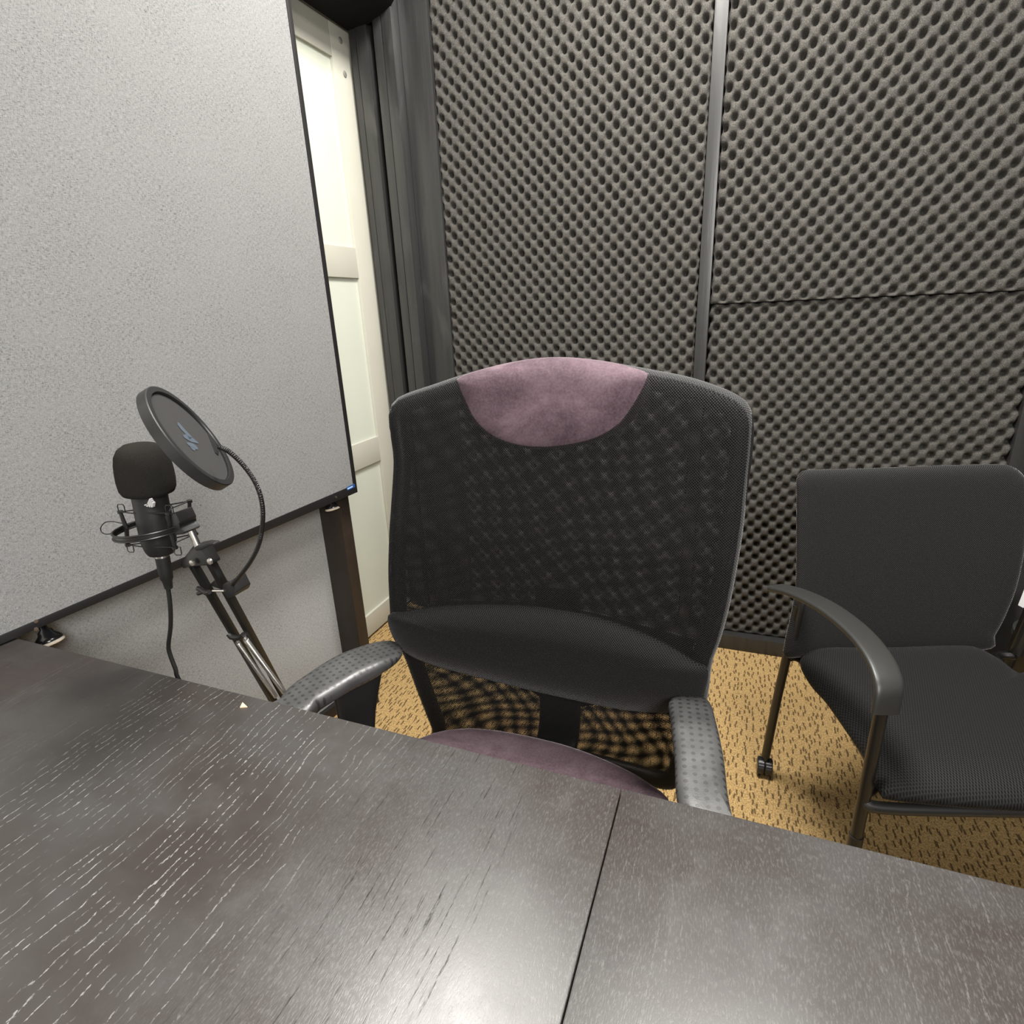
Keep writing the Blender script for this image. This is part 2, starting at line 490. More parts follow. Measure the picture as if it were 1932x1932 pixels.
# ------------------------------------------------------------------ the room
def struct(name, mb, mat, label=None, **kw):
    o = mb.build(name, mat, None, **kw); o['kind'] = 'structure'
    if label: o['label'] = label
    return o
YB = 2.125
b = MB(); b.box((-2.4, -1.8, -.05), (1.25, 2.3, 0)); struct('floor', b, M['carpet'], flat=True)
b = MB(); b.box((-2.4, -1.8, 2.90), (1.25, 2.3, 2.96)); struct('ceiling', b, M['ceil'], flat=True)
b = MB(); b.box((-2.4, 2.165, 0), (1.25, 2.3, 2.90)); struct('wall_back', b, M['darkwall'], flat=True)
b = MB(); b.box((1.05, -1.8, 0), (1.2, 2.165, 2.90)); struct('wall_right', b, M['darkwall'], flat=True)
b = MB(); b.box((-2.4, -1.85, 0), (1.25, -1.8, 2.90)); struct('wall_front', b, M['white'], flat=True)
b = MB()
b.box((-1.50, -1.8, 0), (-1.40, 1.08, 2.90)); b.box((-1.50, 1.08, 2.27), (-1.40, 2.165, 2.90))
struct('wall_left', b, M['white'], flat=True)
b = MB(); b.box((-2.4, -1.8, 0), (-2.34, 2.165, 2.90)); struct('wall_far_left', b, M['white'], flat=True)

# sliding panel door in the left wall: stiles and rails in front of frosted panes
D0, D1, DX = 1.12, 2.10, -1.36
b = MB()
for y0, y1 in ((D0, D0+.075), (1.968, D1)): b.box((DX-.035, y0, .012), (DX, y1, 2.205), .003)
for z0, z1 in ((.012, .106), (.711, .812), (1.41, 1.514), (2.10, 2.205)):
    b.box((DX-.034, D0+.07, z0), (DX-.001, 1.972, z1), .002)
dr = struct('door_1', b, M['cream'], 'cream panelled sliding door behind the grey partition', ang=30)
dr['label'] = 'cream sliding door with frosted panes and flat rails, behind the grey partition'
for z0, z1 in ((.106, .711), (.812, 1.41), (1.514, 2.10)):
    b = MB(); b.box((DX-.022, D0+.07, z0-.005), (DX-.012, 1.972, z1+.005)); b.build('pane', M['pane'], dr, flat=True)
for px in [(-1.3595,2.0233,2.1619),(-1.3595,2.0267,2.0663)]:
    b = MB(); b.lathe([(.010, -.006), (.010, .001), (.008, .0025), (.0, .0025)], px, (1, 0, 0), 20)
    b.build('screw_cover', M['screw'], dr, label='steel round screw in the door stile')
    ORG[dr.name] = Vector()
# door track strip above the door
b = MB(); b.box((-1.41, 1.08, 2.222), (-1.385, 2.13, 2.27)); struct('trim_1', b, M['cream'], 'cream lintel strip over the door')
# header: flat soffit with a rounded lip toward the room
prof = [(-1.345, 2.90), (-1.345, 2.197), (-1.265, 2.200), (-1.213, 2.213), (-1.175, 2.229), (-1.157, 2.246), (-1.150, 2.29), (-1.150, 2.90)]
b = MB(); b.prism(prof, lambda u, v, w: (u, w, v), .95, 2.055, 0); struct('trim_2', b, M['header'], 'black header beam over the door opening', ang=35)
# upright boards of the jamb, all facing the room, stepping toward the foam
def board(name, x0, x1, yf, yb=2.165, z1=2.90, label=None, bv=.004, z0=0):
    b = MB(); b.box((x0, yf, z0), (x1, yb, z1), bv); return struct(name, b, M['bwood'], label, ang=30)
board('trim_3', -1.344, -1.318, 2.054, label='dark narrow jamb strip beside the door')
board('trim_4', -1.316, -1.270, 2.050, label='black jamb board beside the door')
board('trim_5', -1.270, -1.246, 2.120, label='recessed black gap strip between the jamb boards')
board('trim_6', -1.246, -1.213, 2.050, label='black upright board right of the jamb gap')
board('trim_7', -1.2115, -1.172, 2.050, label='black upright stud in front of the corner board')
board('trim_8', -1.172, -1.062, 2.100, label='wide knotty black board beside the foam')
# white strips painting in the light that leaks through the gap
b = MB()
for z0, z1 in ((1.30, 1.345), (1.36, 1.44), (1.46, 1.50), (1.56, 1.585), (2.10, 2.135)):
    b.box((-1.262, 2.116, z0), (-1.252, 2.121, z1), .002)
struct('trim_9', b, M['white'], 'white strips standing in for light through the jamb gap')
board('trim_10', -.152, -.114, 2.085, label='upright black batten between the foam panels', z0=.062)
board('trim_11', .772, .845, 2.10, label='upright black post at the right edge of the foam')
b = MB(); b.box((-1.06, 2.085, 0), (.772, 2.165, .062), .005); struct('baseboard_back', b, M['bwood'], 'black wooden batten along the floor under the foam', ang=30)

# ------------------------------------------------------------------ egg-crate foam panels
def foam(name, x0, x1, z0, z1, vx, vz, label, yoff=0., wob=.003):
    px, pz, dep = .0473, .0503, .034
    nx = int((x1-x0)/px*10); nz = int((z1-z0)/pz*10)
    V = []; F = []
    rnd = random.Random(name+str(x0)+str(z0))
    ph = [rnd.random()*6 for _ in range(6)]
    for j in range(nz+1):
        for i in range(nx+1):
            x = x0+(x1-x0)*i/nx; z = z0+(z1-z0)*j/nz
            xe = x+.0022*math.sin(z*9+ph[0])+.0015*math.sin(z*23+ph[1]); ze = z+.0022*math.sin(x*8+ph[2])
            c = -math.cos(2*PI*(xe-vx)/px)*math.cos(2*PI*(ze-vz)/pz)
            dd = ((1-c)/2)**3.0
            cell = math.sin(xe*61+ze*37)*.08+math.sin(xe*17-ze*29)*.08
            y = YB-.016+dep*dd*(1+cell)+.004*math.sin(x*5+z*3)+yoff
            ex = 0
            if i in (0, nx): ex = .003*math.sin(z*125+ph[3])*(1 if i else -1)
            V.append((x+ex, y, z))
    def id(i, j): return j*(nx+1)+i
    for j in range(nz):
        for i in range(nx): F.append((id(i, j), id(i+1, j), id(i+1, j+1), id(i, j+1)))
    # skirt back to the wall
    edge = [id(i, 0) for i in range(nx+1)]+[id(nx, j) for j in range(1, nz+1)]+[id(i, nz) for i in range(nx-1, -1, -1)]+[id(0, j) for j in range(nz-1, 0, -1)]
    base = len(V)
    for e in edge: V.append((V[e][0], 2.164, V[e][2]))
    n = len(edge)
    for k in range(n): F.append((edge[k], base+k, base+(k+1) % n, edge[(k+1) % n]))
    me = bpy.data.meshes.new(name); me.from_pydata(V, [], F); me.update()
    me.materials.append(M['foam'])
    for p in me.polygons: p.use_smooth = True
    o = bpy.data.objects.new(name, me); C.objects.link(o)
    return tag(o, label, 'foam panel', 'grey egg-crate foam on the back wall')
foam('foam_panel', -1.060, -.154, .064, 2.88, -1.048, 1.560, 'tall grey egg-crate foam panel left of the batten, behind the high-back chair')
foam('foam_panel', -.112, .770, 1.2635, 2.88, -.028, 1.279, 'grey egg-crate foam panel right of the batten, above the horizontal seam', -.004)
foam('foam_panel', -.112, .770, .064, 1.2615, -.040, 1.236, 'grey egg-crate foam panel right of the batten, below the seam behind the small chair', .004)

# ------------------------------------------------------------------ grey fabric partition
PO = Vector((-1.096, 1.386, 0)); PD = Vector((.157, .9876, 0)).normalized(); PN = Vector((.9876, -.157, 0)).normalized()
def pp(s, z, o): return PO + PD*s + PN*o + Vector((0, 0, z))
part_ = thing('fabric_partition', 'tall grey fabric partition in a thin black frame, left of the black chair', 'partition', (-1.19, .95, 0))
def fz(s): return .795+.040*(s-.013)          # lower edge of the cloth, dips slightly to the left
S0, S1 = -.925, .001
def lz(s): return max(fz(s)-.026, .7425)
def quadbox(b, s0, s1, za, zb, o0, o1, bevel=0):
    """za, zb: functions of s"""
    v = [pp(s0, za(s0), o1), pp(s1, za(s1), o1), pp(s1, za(s1), o0), pp(s0, za(s0), o0),
         pp(s0, zb(s0), o1), pp(s1, zb(s1), o1), pp(s1, zb(s1), o0), pp(s0, zb(s0), o0)]
    b.hexa(v, bevel)
b = MB()
N = 40
V = []; U = []
for j in range(2):
    for i in range(N+1):
        s = S0+(S1-S0)*i/N; z = fz(s) if j == 0 else 2.42
        V.append(pp(s, z, .0295)); U.append((s, z))
b.add(V, [(i, i+1, N+2+i, N+1+i) for i in range(N)], U)
b.build('upper_cloth', M['board'], part_, flat=True)
b = MB()
quadbox(b, S0, .014, lz, lambda s: fz(s), -.005, .032, .001)
quadbox(b, S1, .014, lambda s: fz(s)-.001, lambda s: 2.44, -.005, .032, .001)
quadbox(b, S0, .014, lambda s: 2.42, lambda s: 2.44, -.005, .032, .001)
quadbox(b, S0-.013, S0, lz, lambda s: 2.44, -.005, .032, .001)
quadbox(b, S0, S1, lambda s: fz(s), lambda s: 2.42, -.005, .027, 0)
fr = b.build('upper_frame', M['alu'], part_, ang=30)
# sticker on the frame's lower right corner
sq = [(-0.0270,0.7958),(0.0042,0.7987),(0.0044,0.7877),(-0.0268,0.7850)]
b = MB(); b.prism(sq, lambda u, v, w: pp(u, v, w), .0318, .0328); b.build('sticker', M['stickblue'], fr, 'small blue sticker on the frame corner', flat=True)
sq = [(-0.0264,0.7924),(-0.0043,0.7943),(-0.0050,0.7905),(-0.0265,0.7886)]
b = MB(); b.prism(sq, lambda u, v, w: pp(u, v, w), .0329, .0335); b.build('sticker_print', M['stickpale'], fr, 'pale blue bar printed on the sticker', flat=True)
# lower recessed board
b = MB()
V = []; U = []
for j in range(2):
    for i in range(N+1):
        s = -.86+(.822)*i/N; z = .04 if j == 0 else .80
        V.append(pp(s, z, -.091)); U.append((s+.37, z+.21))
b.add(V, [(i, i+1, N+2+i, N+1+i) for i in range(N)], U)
b.build('lower_cloth', M['lowboard_lit'], part_, flat=True)
b = MB(); quadbox(b, -.86, -.038, lambda s: .04, lambda s: .80, -.115, -.0915); quadbox(b, -.86, -.038, lambda s: .004, lambda s: .042, -.115, -.075, .003)
b.build('lower_frame', M['alu'], part_, ang=30)
for s0, s1 in ((-.038, .004), (-.900, -.858)):
    b = MB(); quadbox(b, s0, s1, lambda s: .0, lambda s: fz(s)-.028 if s > -.5 else .7415, -.10, 0 if s0 > -.5 else -.012, .003)
    b.build('post', M['brownwood'], part_, ang=30)
b = MB(); quadbox(b, -.046, .008, lambda s: .0, lambda s: .045, -.20, .004, .004); b.build('foot', M['alu'], part_)
b = MB(); quadbox(b, -.905, -.853, lambda s: .0, lambda s: .045, -.20, -.012, .004); b.build('foot', M['alu'], part_)
# bell-shaped knobs with pale pads under the frame
for (bx, pads) in (([(-0.8029,0.7100),(-0.0403,0.7513)][0], 1), ([(-0.8029,0.7100),(-0.0403,0.7513)][1], .8)):
    o0 = pp(bx[0], bx[1], -.03); ax = Vector((.22, 0, -.97))
    b = MB(); b.lathe([(.006, -.02), (.007, -.004), (.012, 0), (.014, .007), (.020, .013), (.024, .018), (.024, .021), (.0, .021)], o0, ax, 24)
    kb = b.build('knob', M['gloss'], part_, ang=50)
    b = MB(); b.lathe([(.0, .0215), (.022, .0215), (.025, .024), (.025, .027), (.021, .029), (.0, .0295)], o0, ax, 24)
    b.build('knob_pad', M['pad'], kb, 'ivory pad on the end of the knob')
for q in [(-0.8288,0.7601),(-0.8326,0.7458),(-0.0725,0.7787)]:
    b = MB(); b.lathe([(.0035, -.004), (.0035, .0008), (.0, .001)], pp(q[0], q[1], .032), PN, 12); b.build('screw', M['steel'], fr, 'tiny steel screw in the frame')

# ------------------------------------------------------------------ table
tb = thing('table', 'large dark espresso wood table with a joint across its top', 'table', (-.1, .1, 0))
TZ0, TZ1 = .708, .740
TE = .5315
b = MB(); b.box((-1.243, -.42, TZ0), (-.0916, TE, TZ1), .0018); b.build('table_leaf', M['table'], tb, ang=30)
b = MB(); b.box((-.0904, -.42, TZ0), (.93, TE, TZ1), .0018); b.build('table_leaf', M['table'], tb, ang=30)
b = MB(); b.box((-1.17, .40, .62), (.86, .42, .708)); b.box((-1.17, -.36, .62), (.86, -.34, .708)); b.box((-1.17, -.34, .62), (-1.15, .40, .708)); b.box((.84, -.34, .62), (.86, .40, .708))
b.build('apron', M['brownwood'], tb)
for x, y in ((-1.19, .43), (.86, .43), (-1.19, -.38), (.86, -.38)):
    b = MB(); b.box((x-.03, y-.03, 0), (x+.03, y+.03, .708), .004); b.build('leg', M['brownwood'], tb)
# wood chip lying on it
cz = [(-0.6435,0.5047),(-0.6488,0.5150),(-0.6338,0.5091)]
b = MB(); b.prism(cz, lambda u, v, w: (u, v, w), .7402, .7416); tag(b.build('wood_chip', M['chip'], None, flat=True), 'tiny pale triangular wood chip lying on the dark table', 'wood chip')

# ------------------------------------------------------------------ office chair (high mesh back, facing the table)
oc = thing('office_chair', 'high-back black mesh office chair with plum velvet headrest, pushed up to the table', 'chair', (-.29, .64, 0))
PZ = [.40, .47, .60, .735, .9, 1.11, 1.25]; PY = [.885, .872, .845, .826, .836, .872, .90]
def backY(x, z): return interp(z, PZ, PY)+.03*(1-((x+.285)/.29)**2)
def bm_(u, v, w): return (u, backY(u, v)-w, v)
OUT = [(-0.5740,1.0905),(-0.5746,1.1069),(-0.5677,1.1231),(-0.5494,1.1344),(-0.4919,1.1512),(-0.4520,1.1629),(-0.4021,1.1742),(-0.3375,1.1860),(-0.2788,1.1887),(-0.2174,1.1842),(-0.1665,1.1770),(-0.1270,1.1703),(-0.0780,1.1618),(-0.0324,1.1489),(-0.0028,1.1361),(0.0108,1.1238),(0.0158,1.1060),(0.0175,1.0696),(0.0163,1.0173),(0.0156,0.9562),(0.0114,0.8922),(0.0057,0.8309),(-0.0024,0.7753),(-0.0120,0.7303),(-0.0132,0.6803),(-0.0175,0.6205),(-0.0286,0.5368),(-0.0442,0.4564),(-0.0650,0.3995),(-0.1813,0.3877),(-0.3506,0.3795),(-0.5466,0.3694),(-0.5622,0.4238),(-0.5723,0.5263),(-0.5788,0.6140),(-0.5914,0.6796),(-0.5897,0.7420),(-0.5865,0.8180),(-0.5778,0.9013),(-0.5715,0.9690),(-0.5674,1.0257),(-0.5706,1.0628)]
b = MB(); b.pillow(OUT, bm_, .012, .0, 16, 26, (-.285, .82), 160, back=False)
b.build('backrest_mesh', M['meshholes'], oc, ang=60)
# rear layer of the net, only over the upper back
b = MB(); b.pillow([(-.285+(u+.285)*.985, .82+(v-.82)*.985) for u, v in OUT], lambda u, v, w: (u, backY(u, v)+.026+w, v), .004, 0, 16, 20, (-.285, .82), 140, back=False, uvf=lambda u, v: (u*1.035-v*.05+.0009*math.sin(v*41+u*9), v*1.05+u*.035+.0009*math.sin(u*33)))
b.build('backrest_rear_mesh', M['meshback'], oc, ang=60)
# rim the net is stretched over (flat in section)
lp = smooth_loop(OUT, 170)
cx_, cz_ = -.285, .82
b = MB()
rim = []
for u, v in lp:
    dirx, dirz = cx_-u, cz_-v; L = math.hypot(dirx, dirz)
    rim.append((u+dirx/L*.011, backY(u, v)+.014, v+dirz/L*.011))
b.tube(rim, .0155, 12, closed=True)
fr_ = b.build('back_frame', M['plastic'], oc, ang=80)
# padded edge: net pulled round the rim, its highlight painted in as paler strands
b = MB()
top = [i for i in range(len(lp)) if lp[i][1] > .70]
def rimband(b, lp, r0):
    n = len(lp); rings = []; uv = []; L = 0
    for i in range(n):
        u, v = lp[i]
        if i: L += math.hypot(u-lp[i-1][0], v-lp[i-1][1])
        dx, dz = cx_-u, cz_-v; q = math.hypot(dx, dz); dx /= q; dz /= q
        ring = []; uu = []
        for k in range(9):
            a = -.62*PI/2*1.5+k/8*.62*PI*1.5
            ww = math.cos(a)*r0; dd = math.sin(a)*r0
            ring.append((u+dx*(.011-ww), backY(u, v)+.014+dd, v+dz*(.011-ww))); uu.append((L, k/8*r0*2.9))
        rings.append(ring); uv.append(uu)
    V = [p for r in rings for p in r]; U = [p for r in uv for p in r]; F = []
    for i in range(n):
        j = (i+1) % n
        for k in range(8): F.append((i*9+k, j*9+k, j*9+k+1, i*9+k+1))
    b.add(V, F, U)
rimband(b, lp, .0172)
b.build('back_edge_cloth', M['meshedge_highlight'], oc, ang=80)
# lumbar pad
LUM = [(-0.5894,0.7342),(-0.5542,0.7448),(-0.5015,0.7568),(-0.4390,0.7672),(-0.3674,0.7757),(-0.2879,0.7810),(-0.2113,0.7805),(-0.1379,0.7717),(-0.0763,0.7567),(-0.0335,0.7384),(-0.0110,0.7285),(-0.0124,0.6806),(-0.0206,0.6486),(-0.0717,0.6148),(-0.1463,0.5944),(-0.2362,0.5892),(-0.3300,0.5924),(-0.4255,0.6044),(-0.5103,0.6201),(-0.5658,0.6445),(-0.5882,0.6798)]
b = MB(); b.pillow(LUM, lambda u, v, w: (u, backY(u, v)-.008-w, v), .034, .004, 3.0, 16, None, 130)
b.build('lumbar_pad', M['meshpad'], oc, 'padded black net lumbar support', ang=70)
# headrest wraps over the top edge
HD = [(-0.4547,1.1586),(-0.4482,1.1680),(-0.4022,1.1811),(-0.3377,1.1927),(-0.2791,1.1960),(-0.2178,1.1913),(-0.1668,1.1825),(-0.1312,1.1733),(-0.1243,1.1657),(-0.1271,1.1464),(-0.1399,1.1188),(-0.1615,1.0917),(-0.2030,1.0678),(-0.2645,1.0531),(-0.3289,1.0506),(-0.3858,1.0649),(-0.4243,1.0936),(-0.4458,1.1323)]
b = MB(); b.pillow(HD, lambda u, v, w: (u, backY(u, v)+.010-w, v), .034, .040, 5, 16, None, 120)
b.build('headrest', M['velvet'], oc, 'plum velvet headrest over the top of the back', ang=70)
# seat
ST = [(-0.5401,0.7701),(-0.5268,0.7964),(-0.4945,0.8247),(-0.4358,0.8487),(-0.3494,0.8590),(-0.2419,0.8570),(-0.1480,0.8379),(-0.0883,0.8143),(-0.0471,0.7785)]
ST = ST+[(-.03, .66), (-.035, .50), (-.07, .40), (-.16, .36), (-.28, .35), (-.42, .36), (-.51, .40), (-.545, .50), (-.55, .66)]
b = MB(); b.pillow(ST, lambda u, v, w: (u, v, .470+w), .036, .02, 14, 14, None, 120); b.build('seat_cushion', M['velvet'], oc, 'plum velvet seat cushion', ang=70)
b = MB(); b.pillow([((x+.29)*1.03-.29, (y-.6)*1.03+.605) for x, y in ST], lambda u, v, w: (u, v, .442+w), .02, .03, 6, 10, None, 120); b.build('seat_shell', M['plastic'], oc, ang=60)
# back support: spine and braces behind the net
b = MB()
b.band(smooth_path([(-.29, .64, .415), (-.29, .80, .41), (-.29, .915, .44), (-.285, .925, .55), (-.28, .905, .72), (-.28, .900, .80)], 6), (1, 0, 0), .085, .022)
b.build('spine', M['plastic'], oc)
b = MB()
for pth in ([(-.55, .900, .66), (-.40, .922, .60), (-.29, .93, .53)], [(-.03, .900, .66), (-.16, .922, .59), (-.29, .93, .53)]):
    b.band(smooth_path(pth, 6), (0, -.1, 1), .05, .014)
b.band(smooth_path([(-.53, .898, .70), (-.285, .918, .715), (-.04, .898, .70)], 8), (0, 0, 1), .07, .012)
b.build('brace', M['plastic'], oc)
# armrests
AZ = .683
def armz(u, v): return interp(v, [.45, .60, .74, .90], [AZ-.012, AZ, AZ+.004, AZ-.008])
LA = [(-0.6762,0.5749),(-0.6818,0.6302),(-0.6758,0.6771),(-0.6619,0.7337),(-0.6388,0.7842),(-0.6172,0.8146),(-0.5921,0.8263),(-0.5637,0.8092),(-0.5501,0.7812),(-0.5577,0.7412),(-0.5784,0.6978),(-0.5935,0.6582),(-0.6059,0.6186),(-0.6109,0.5835)]
LA = LA+[(-.672, .50), (-.722, .50)]
RA = [(-0.0654,0.7914),(-0.0577,0.7516),(-0.0440,0.6745),(-0.0284,0.5884)]+[(.018, .50), (.075, .50)]+[(0.0346,0.5927),(0.0196,0.6954),(0.0078,0.7602),(-0.0021,0.8089),(-0.0136,0.8276),(-0.0380,0.8271),(-0.0590,0.8146)]
for outl, rot in ((LA, .44), (RA, -.14)):
    c_, s_ = math.cos(rot), math.sin(rot)
    b = MB(); b.pillow(outl, lambda u, v, w: (u, v, armz(u, v)-.012+w), .012, .022, 5, 12, None, 110, uvf=lambda u, v: (u*c_+v*s_*-1, u*s_+v*c_))
    ap = b.build('armrest', M['armpad'], oc, ang=70)
    sg = 1 if rot < 0 else -1
for sg, xs, pts in ((-1, 0, [(-0.5837,0.8000,0.6567),(-0.6329,0.8000,0.5810),(-0.6770,0.8000,0.5068)]), (1, 0, None)):
    if sg < 0:
        pth = [(-.628, .758, .655), (-.637, .757, .62), (-.634, .738, .555), (-.620, .710, .50), (-.555, .67, .445), (-.45, .65, .43)]
        ww = [.150, .105, .075, .072, .07, .06]
    else:
        pth = [(-.006, .765, .655), (-.002, .755, .62), (.006, .735, .555), (.002, .710, .50), (-.05, .67, .445), (-.13, .65, .43)]
        ww = [.10, .08, .075, .075, .07, .06]
    pth2 = smooth_path(pth, 6); w2 = []
    for i in range(len(pth2)):
        q = i/6; k = min(int(q), len(ww)-2); w2.append(ww[k]+(ww[k+1]-ww[k])*(q-k))
    b = MB(); b.band(pth2, (.43, .9, 0) if sg < 0 else (-.15, .99, 0), w2, .020); b.build('arm_support', M['plastic'], oc, ang=50)
# base
b = MB(); b.lathe([(.03, .10), (.03, .24), (.022, .24), (.022, .42)], (-.29, .62, 0), (0, 0, 1), 20); b.build('gas_column', M['satin'], oc)
b = MB(); b.box((-.40, .54, .405), (-.18, .72, .425), .006); b.build('seat_plate', M['plastic'], oc)
for k in range(5):
    a = 2*PI*k/5+.31; dx, dy = math.cos(a), math.sin(a)
    b = MB(); b.band([(-.29+dx*.02, .62+dy*.02, .125), (-.29+dx*.16, .62+dy*.16, .105), (-.29+dx*.30, .62+dy*.30, .078)], (-dy, dx, 0), [.06, .05, .036], [.05, .036, .026])
    lg = b.build('base_leg', M['plastic'], oc)
    b = MB()
    for q in (-.014, .014):
        b.lathe([(.0, -.009), (.022, -.009), (.025, -.006), (.025, .006), (.022, .009), (.0, .009)], (-.29+dx*.30-dy*q, .62+dy*.30+dx*q, .0255), (-dy, dx, 0), 18)
    b.tube([(-.29+dx*.30, .62+dy*.30, .03), (-.29+dx*.30, .62+dy*.30, .07)], .006, 8)
    b.build('caster', M['gloss'], lg)

# ------------------------------------------------------------------ guest chair
gc = thing('guest_chair', 'low black mesh-back armchair on casters in the right corner, beside the foam wall', 'chair', (.43, 1.25, 0))
GU = Vector((.951, .309, 0)); GF = Vector((.309, -.951, 0)); PG = Vector((.165, 1.40, .45))
def gm(u, v, w):
    k = (u-.255)/.255
    p = PG+GU*u-GF*(.14/.951*(v-.45)*.951)
    p = p-GF*(.022*(1-k*k))
    q = p+GF*w
    return (q.x, q.y, v)
GB = [(-0.0050,0.8545),(-0.0048,0.8708),(0.0018,0.8817),(0.0196,0.8874),(0.1576,0.8836),(0.3227,0.8851),(0.4505,0.8876),(0.4765,0.8832),(0.4967,0.8693),(0.5104,0.8446),(0.5194,0.7853),(0.5233,0.6843),(0.5172,0.5937),(0.5023,0.5210),(0.4874,0.4739),(0.4723,0.4357),(0.2718,0.4208),(0.0939,0.4222),(-0.0038,0.4230),(-0.0109,0.4581),(-0.0034,0.5066),(0.0040,0.5545),(0.0088,0.6017),(0.0045,0.6945),(-0.0009,0.7850)]
b = MB(); b.pillow(GB, gm, .016, .020, 14, 20, (.255, .68), 150); b.build('backrest', M['guestmesh'], gc, 'taut black net backrest', ang=60)
# seat
def g2(u, v, z): p = Vector((.19, 1.405, 0))+GU*u+GF*v; return (p.x, p.y, z)
GS = [(0.1908,1.3674),(0.2039,1.4155),(0.2299,1.4413),(0.3154,1.4675),(0.4247,1.5035),(0.5589,1.5548),(0.5992,1.5519),(0.6299,1.5081),(0.6537,1.4526)]+[g2(.52, .10, 0)[:2], g2(.535, .30, 0)[:2], g2(.525, .42, 0)[:2], g2(.50, .455, 0)[:2], g2(.40, .468, 0)[:2], g2(.28, .470, 0)[:2], g2(.15, .466, 0)[:2]]+[(0.3112,0.9746),(0.2909,0.9870),(0.2882,1.0196),(0.2822,1.0679),(0.2603,1.1436),(0.2315,1.2350),(0.2053,1.2947)]
b = MB(); b.pillow(GS, lambda u, v, w: (u, v, .425+w), .040, .028, 5, 16, None, 140, uvf=lambda u, v: (u*GU.x+v*GU.y, (u*GF.x+v*GF.y)*.5)); b.build('seat', M['guestseat'], gc, 'ribbed black cloth seat with a rolled front', ang=70)
# legs and frame, left side from the photo, right side mirrored across the seat
WID = .545
FL = Vector((.275, 1.001, 0)); RL = Vector((.150, 1.455, 0))
arm = [(.118, 1.372, .622), (.158, 1.317, .640), (.205, 1.235, .655), (.243, 1.150, .660), (.264, 1.085, .658), (.276, 1.035, .648), (.280, 1.005, .628), (.279, .996, .585)]
for side in (0, 1):
    o = GU*(WID*side)
    b = MB(); b.tube(smooth_path([FL+o+Vector((.0, .0, .598)), FL+o+Vector((0, 0, .30)), FL+o+Vector((0, 0, .062))], 5), 0.0112, 14)
    fl = b.build('front_leg', M['satin'], gc)
    b = MB(); b.tube([FL+o+Vector((0, 0, .30)), FL+o+Vector((0, 0, .06))], .0128, 14); b.build('leg_sleeve', M['plastic'], fl)
    top_ = Vector((.178, 1.412, .56)); mid = Vector((.168, 1.418, .44)); low = RL+Vector((0, 0, .062))
    b = MB(); b.tube(smooth_path([top_+o, mid+o, mid.lerp(low, .5)+o+Vector((-.002, .0, 0)), low+o], 6), .0112, 14)
    rl = b.build('rear_leg', M['satin'], gc)
    for base, pr in ((RL, rl), (FL, fl)):
        c0 = base+o
        b = MB()
        for q in (-.0100, .0100):
            b.lathe([(.0, -.0097), (.0225, -.0097), (.0250, -.007), (.0250, .007), (.0225, .0097), (.0, .0097)], c0+Vector((q, 0, .0255)), (1, 0, 0), 24)
        b.tube([c0+Vector((0, 0, .03)), c0+Vector((0, 0, .075))], .0095, 10)
        b.build('caster', M['gloss'], pr)
    ap = smooth_path([Vector(p)+o+GU*(.055*side) for p in arm], 6)
    b = MB(); b.band(ap, (.90, .44, 0), .050, .014); b.build('armrest', M['armplastic'], gc, ang=50)
    # side rail joining legs under the seat
    b = MB(); sd = GU*(.045 if side == 0 else -.045)
    b.tube(smooth_path([FL+o+Vector((0, 0, .40)), FL.lerp(RL, .15)+o+sd+Vector((0, 0, .405)), FL.lerp(RL, .85)+o+sd+Vector((0, 0, .405)), mid+o+Vector((0, 0, -.03))], 6), .011, 12); b.build('side_rail', M['satin'], gc)
    # flat upright that carries the back
    b = MB(); b.band(smooth_path([mid+o+Vector((0, 0, -.02)), top_+o, top_+o+Vector((-.004, .014, .03))], 6), (.309, -.951, 0), .040, .014); b.build('back_upright', M['plastic'], gc)
b = MB(); b.tube(smooth_path([FL+Vector((0, 0, .385)), FL+GU*.06+GF*.01+Vector((0, 0, .375)), FL+GU*(WID-.06)+GF*.01+Vector((0, 0, .375)), FL+GU*WID+Vector((0, 0, .385))], 6), .011, 12); b.build('front_rail', M['armplastic'], gc)

# dark bin with a white sheet, right of the guest chair
bn = thing('waste_bin', 'black waste bin in the right corner, half hidden behind the small armchair', 'bin', (.93, 1.90, 0))
b = MB(); b.lathe([(.085, 0), (.090, .005), (.112, .30), (.117, .305), (.117, .315), (.108, .312), (.085, .02), (.0, .018)], (.93, 1.90, 0), (0, 0, 1), 36); b.build('bin_body', M['bag'], bn, ang=50)
b = MB(); b.lathe([(.112, .296), (.1195, .300), (.1195, .318), (.112, .318)], (.93, 1.90, 0), (0, 0, 1), 36, False); b.build('bin_rim', M['armplastic'], bn, ang=50)
b = MB()
sh = [(0.8344,1.9800,0.3678),(0.8399,1.9800,0.4359),(0.9146,1.9800,0.4011),(0.9108,1.9800,0.3297)]
V = [Vector(p) for p in sh]; b.hexa([V[0], V[3], V[2], V[1]]+[p+Vector((0, .0015, .0005)) for p in (V[0], V[3], V[2], V[1])])
tag(b.build('paper_sheet', M['paper'], None, flat=True), 'white paper corner showing at the right edge above the waste bin', 'paper')

# ------------------------------------------------------------------ microphone, boom arm, pop filter
MY = .58
mt, mb_ = (Vector(p) for p in [(-0.8182,0.5800,1.1104),(-0.8309,0.5800,0.9364)])
max_ = (mb_-mt).normalized(); ML = (mb_-mt).length
mic = thing('microphone', 'black studio microphone with a foam windscreen hanging in a shock mount', 'microphone', tuple(mb_))
